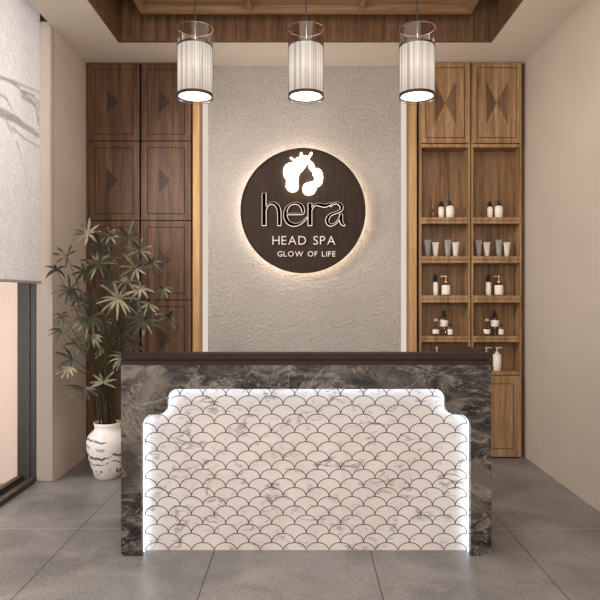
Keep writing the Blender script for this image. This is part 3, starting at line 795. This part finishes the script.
# ------------------------------------------------------------------ pendant lamps
DP = 3.6; s = DP/F
zgt, zgb, zst, zsb = Z(28.8, DP), Z(97.8, DP), Z(46.5, DP), Z(96.2, DP)
R = 17.6*s
ztop = zf+.05
def ring(mb, r0, r1, z0, z1, n=48):
    return mb.lathe([(r0, z0), (r1, z0), (r1, z1), (r0, z1), (r0, z0)], n=n, smooth=False)
def make_pendant():
    e = empty('pendant_lamp', (0, DP, zsb))
    zo = zsb
    hs = (zst-zsb)
    mb = MB(); n = 120; vs = []
    for z in (-hs/2, hs/2):
        for k in range(n): a = 2*PI*k/n; rr = R-.004+(.0012 if k % 2 else -.0012); vs.append((rr*math.cos(a), rr*math.sin(a), z))
    mb.add(vs, [(k, (k+1) % n, n+(k+1) % n, n+k) for k in range(n)], 0, False)
    mb.build('shade', M['shade'], e, (0, 0, hs/2), fix=False)
    ring_ = MB(); n = 48
    def annulus(r0, r1, z0, z1):
        m_ = MB(); vs = []
        for r_, z_ in ((r0, z0), (r1, z0), (r1, z1), (r0, z1)):
            for k in range(n): a = 2*PI*k/n; vs.append((r_*math.cos(a), r_*math.sin(a), z_))
        m_.add(vs, [(j*n+k, j*n+(k+1) % n, ((j+1) % 4)*n+(k+1) % n, ((j+1) % 4)*n+k) for j in range(4) for k in range(n)], 0, False)
        return m_
    annulus(R-.007, R+.0005, -.004, .012).build('bottom_rim', M['bronze'], e)
    annulus(R-.007, R+.0005, hs-.006, hs+.005).build('top_rim', M['bronze'], e)
    MB().lathe([(.0001, .001), (R-.0075, .001), (R-.0075, .003), (.0001, .003)], n=48, smooth=False).build('diffuser', M['diffuser'], e)
    MB().lathe([(.0001, hs-.004), (R-.0075, hs-.004), (R-.0075, hs), (.0001, hs)], n=48, smooth=False).build('top_plate', M['bronze'], e)
    g = MB(); vs = []
    for z in (zgb-zo-.004, zgt-zo):
        for k in range(64): a = 2*PI*k/64; vs.append(((R+.002)*math.cos(a), (R+.002)*math.sin(a), z))
    g.add(vs, [(k, (k+1) % 64, 64+(k+1) % 64, 64+k) for k in range(64)], 0, True)
    gl = g.build('glass_cylinder', M['smoke_glass'], e, fix=False)
    annulus(R+.0008, R+.0032, zgt-zo-.002, zgt-zo+.001).build('glass_edge', M['copper'], gl)
    annulus(R+.0008, R+.0032, zgb-zo-.006, zgb-zo-.003).build('glass_edge', M['bronze'], gl)
    MB().lathe([(.012, hs), (.012, hs+.02), (.005, hs+.03)], n=16).build('socket', M['bronze'], e)
    MB().tube([(0, 0, hs+.02), (0, 0, ztop-zo)], .0035, 8).build('cord', M['cord'], e)
    MB().lathe([(.045, ztop-zo-.022), (.05, ztop-zo-.02), (.05, ztop-zo-.001)], n=32).build('ceiling_rose', M['bronze'], e)
    return e
p0 = make_pendant()
for i, (px, lab) in enumerate(((195, 'glowing white cylinder pendant lamp hanging in front of the left cabinets'), (306, 'glowing white cylinder pendant lamp hanging directly above the round sign'), (417, 'glowing white cylinder pendant lamp hanging in front of the oak display cabinets'))):
    o = p0 if i == 0 else copy_tree(p0)
    o.location.x = X(px, DP); tag(o, lab, 'pendant lamp', 'pendant lamps over the counter')

for px in (195, 306, 417):
    l = bpy.data.lights.new('bulb', 'POINT'); l.energy = 7; l.color = (1, .90, .78); l.shadow_soft_size = 0
    o = bpy.data.objects.new('bulb_light', l); col.objects.link(o); o.location = (X(px, DP)+.03, DP, zst+.035)
# ------------------------------------------------------------------ potted plant
DV = 4.80; vx = X(107.5, DV)
e = empty('potted_palm', (vx, DV, 0)); tag(e, 'tall potted umbrella palm in a painted white ceramic vase beside the counter', 'plant')
vh = .425
prof = [(.085, 0), (.095, .006), (.118, .07), (.142, .16), (.156, .235), (.157, .285), (.145, .325), (.115, .355), (.100, .370), (.096, .385), (.100, .405), (.104, vh), (.097, vh), (.092, .395), (.092, .38)]
v = MB(); n = 48; vs = []
for r_, z_ in prof:
    for k in range(n): a = 2*PI*k/n; vs.append((r_*math.cos(a), r_*math.sin(a), z_))
v.add(vs, [(j*n+k, j*n+(k+1) % n, (j+1)*n+(k+1) % n, (j+1)*n+k) for j in range(len(prof)-1) for k in range(n)] , 0, True)
v.add(vs[:n], [tuple(range(n))])
vo = v.build('vase', M['vase'], e)
so = MB(); vs = [(0, 0, .412)]
for j in range(1, 5):
    for k in range(24): a = 2*PI*k/24; vs.append((.093*j/4*math.cos(a), .093*j/4*math.sin(a), .402+random.uniform(-.004, .006)))
fs = [(0, 1+k, 1+(k+1) % 24) for k in range(24)] + [(1+(j-1)*24+k, 1+(j-1)*24+(k+1) % 24, 1+j*24+(k+1) % 24, 1+j*24+k) for j in range(1, 4) for k in range(24)]
so.add(vs, fs, 0, True).build('soil', M['soil'], e)
E0 = Vector((vx, DV, 0))
def leaf(mb, base, d, length, width, droop, nrm=None):
    d = d.normalized(); n = 8
    side = d.cross(Vector((0, -1, .35))).normalized()
    if side.length < .1: side = Vector((1, 0, 0))
    p = base.copy(); cur = d.copy(); pts = []; step = length/n
    for i in range(n+1):
        t_ = i/n; wdt = width*(math.sin(PI*min(1, t_*.93+.07))**.65)*(.35 if i == 0 else 1)*.5
        if i == n: wdt = .0004
        up = side.cross(cur).normalized()
        pts.append((p - side*wdt, p + up*wdt*-.35, p + side*wdt))
        cur = (cur + Vector((0, 0, -droop/n))).normalized(); p = p + cur*step
    vs = [q for tr in pts for q in tr]; fs = []
    for i in range(n):
        for j in (0, 1): fs.append((3*i+j, 3*i+j+1, 3*i+4+j, 3*i+3+j))
    mb.add(vs, fs, 0, True)
# (px, py, radius px, depth, leaves, start angle, spread, droop)
ros = [(88, 233, 19, 4.62, 9, 0, 360, .35), (67, 256, 14, 4.42, 6, 20, 250, .2), (57, 271, 15, 4.28, 7, 0, 180, 1.6), (128, 236, 18, 4.85, 9, 0, 360, .3), (140, 250, 17, 4.6, 8, 30, 360, .3),
       (98, 264, 19, 4.55, 10, 10, 360, .5), (101, 246, 15, 4.9, 8, 10, 360, .4), (136, 268, 18, 4.5, 9, 10, 360, .4), (113, 258, 13, 4.85, 7, 10, 360, .4), (118, 299, 24, 4.4, 12, 5, 360, .6), (141, 289, 16, 4.55, 8, 0, 360, 1.0),
       (70, 290, 17, 4.35, 9, 10, 360, .9), (78, 298, 15, 4.6, 8, 10, 360, .6), (90, 318, 25, 4.35, 11, 0, 360, 1.0), (144, 321, 26, 4.42, 12, 10, 360, .4), (163, 290, 12, 4.75, 7, 10, 360, 1.4),
       (169, 318, 15, 4.65, 8, -40, 200, 1.5), (62, 331, 15, 4.35, 6, 10, 360, .9), (92, 335, 18, 4.5, 8, 190, 170, .5), (72, 360, 18, 4.45, 8, 0, 360, .9), (68, 367, 14, 4.36, 6, 180, 160, .6),
       (103, 383, 15, 4.5, 7, -20, 220, .3), (124, 360, 17, 4.45, 7, 80, 140, 1.3), (84, 388, 19, 4.38, 8, 150, 210, .5), (62, 316, 12, 4.4, 6, 10, 360, 1.3), (152, 262, 14, 4.75, 7, 10, 360, .5), (120, 332, 16, 4.75, 8, 0, 360, .8), (106, 350, 16, 4.8, 8, 0, 360, .8), (132, 345, 15, 4.8, 8, 0, 360, .8),
       (95, 300, 15, 4.9, 8, 0, 360, .6), (126, 280, 15, 4.95, 8, 0, 360, .6), (110, 236, 13, 4.95, 7, 0, 360, .5), (84, 272, 14, 4.75, 8, 0, 360, .8), (131, 306, 15, 4.95, 8, 0, 360, .6), (78, 345, 14, 4.65, 7, 0, 360, .9), (118, 318, 14, 4.95, 8, 0, 360, .7), (104, 322, 15, 4.9, 8, 0, 360, .8), (148, 304, 14, 4.8, 7, 0, 360, .8), (108, 280, 15, 4.8, 8, 0, 360, .6)]
for (px, py, rp, D, n_, a0, spr, dr) in ros:
    c0 = P(px, py, D) - E0; mb = MB()
    tilt = random.uniform(-.2, .2)
    for k in range(n_):
        a = math.radians(a0 + spr*(k + random.uniform(-.18, .18))/max(1, n_ - (0 if spr == 360 else 1)))
        ln = rp*D/F*random.uniform(.82, 1.12)
        d = Vector((math.cos(a), random.uniform(-.75, .05), math.sin(a)*.85 + .12))
        leaf(mb, c0, d, ln, random.uniform(.016, .022), dr*random.uniform(.7, 1.3))
    mb.build('leaf_cluster', M['leaf'], e, fix=False)
for i, (px, py, rp, D, *_) in enumerate(ros + [(random.uniform(100, 135), random.uniform(285, 350), 0, random.uniform(4.6, 4.9)) for _ in range(16)]):
    c0 = P(px, py, D) - E0
    a = random.uniform(0, 2*PI); r_ = random.uniform(.01, .07)
    b0 = Vector((r_*math.cos(a), r_*math.sin(a), .40))
    mid = b0.lerp(c0, .5) + Vector((-(c0.x)*.28 + random.uniform(-.03, .03), 0, .10))
    q = smooth2([tuple(b0), tuple(b0.lerp(mid, .5)+Vector((-(c0.x)*.06, 0, .04))), tuple(mid), tuple(mid.lerp(c0, .6)+Vector((0, 0, .02))), tuple(c0)], 5); m_ = len(q)
    MB().tube(q, [.0055+(.002-.0055)*k/(m_-1) for k in range(m_)], 6).build('stem', M['stem'], e)

# ------------------------------------------------------------------ lights, world, camera
def area(name, loc, rot, sx, sy, power, color, spread=PI):
    l = bpy.data.lights.new(name, 'AREA'); l.shape = 'RECTANGLE'; l.size = sx; l.size_y = sy; l.energy = power; l.color = color; l.spread = spread
    o = bpy.data.objects.new(name, l); col.objects.link(o); o.location = loc; o.rotation_euler = rot; return o
area('room_light', (.2, -1.7, 2.4), (math.radians(78), 0, 0), 3.2, 1.8, 120, (1, .96, .90))
k = area('side_fill', (-1.72, 3.95, 2.55), (0, 0, 0), .35, .5, 15, (1, .97, .93), math.radians(100))  # unseen lamp added indoors, standing in for light from the window
k.rotation_euler = (Vector((.35, 5.445, 1.95)) - k.location).to_track_quat('-Z', 'Y').to_euler()
area('low_window_light', (-2.7, 2.2, .85), (0, math.radians(-90), 0), 1.3, 4.2, 44, (1, .92, .84))
a = area('branch_light', LAMP, (0, 0, 0), .07, .07, 40, (1, .97, .94))
a.rotation_euler = (Vector((-1.96, 4.0, 2.5)) - LAMP).to_track_quat('-Z', 'Y').to_euler()
area('tray_fill', (0.02, 2.6, 3.50), (0, 0, 0), 1.9, 2.6, 80, (1, .93, .84))  # soft fill added below the coffer to brighten the back walls
W = bpy.data.worlds.new('world'); sc.world = W; W.use_nodes = True
bg = W.node_tree.nodes['Background']; bg.inputs[0].default_value = (.95, .97, 1, 1); bg.inputs[1].default_value = 1.35
cam = bpy.data.cameras.new('camera'); co = bpy.data.objects.new('camera', cam); col.objects.link(co)
co.location = (0, 0, H); co.rotation_euler = (PI/2, 0, 0)
cam.sensor_width = 36; cam.lens = 36*F/600; cam.shift_x = -(CX-300)/600; cam.shift_y = -(300-CY)/600; cam.clip_start = .05
sc.camera = co
sc.view_settings.view_transform = 'Standard'; sc.view_settings.look = 'None'; sc.view_settings.exposure = -.18
sc.cycles.use_denoising = True
sc.cycles.max_bounces = 8
sc.cycles.caustics_reflective = False; sc.cycles.caustics_refractive = False
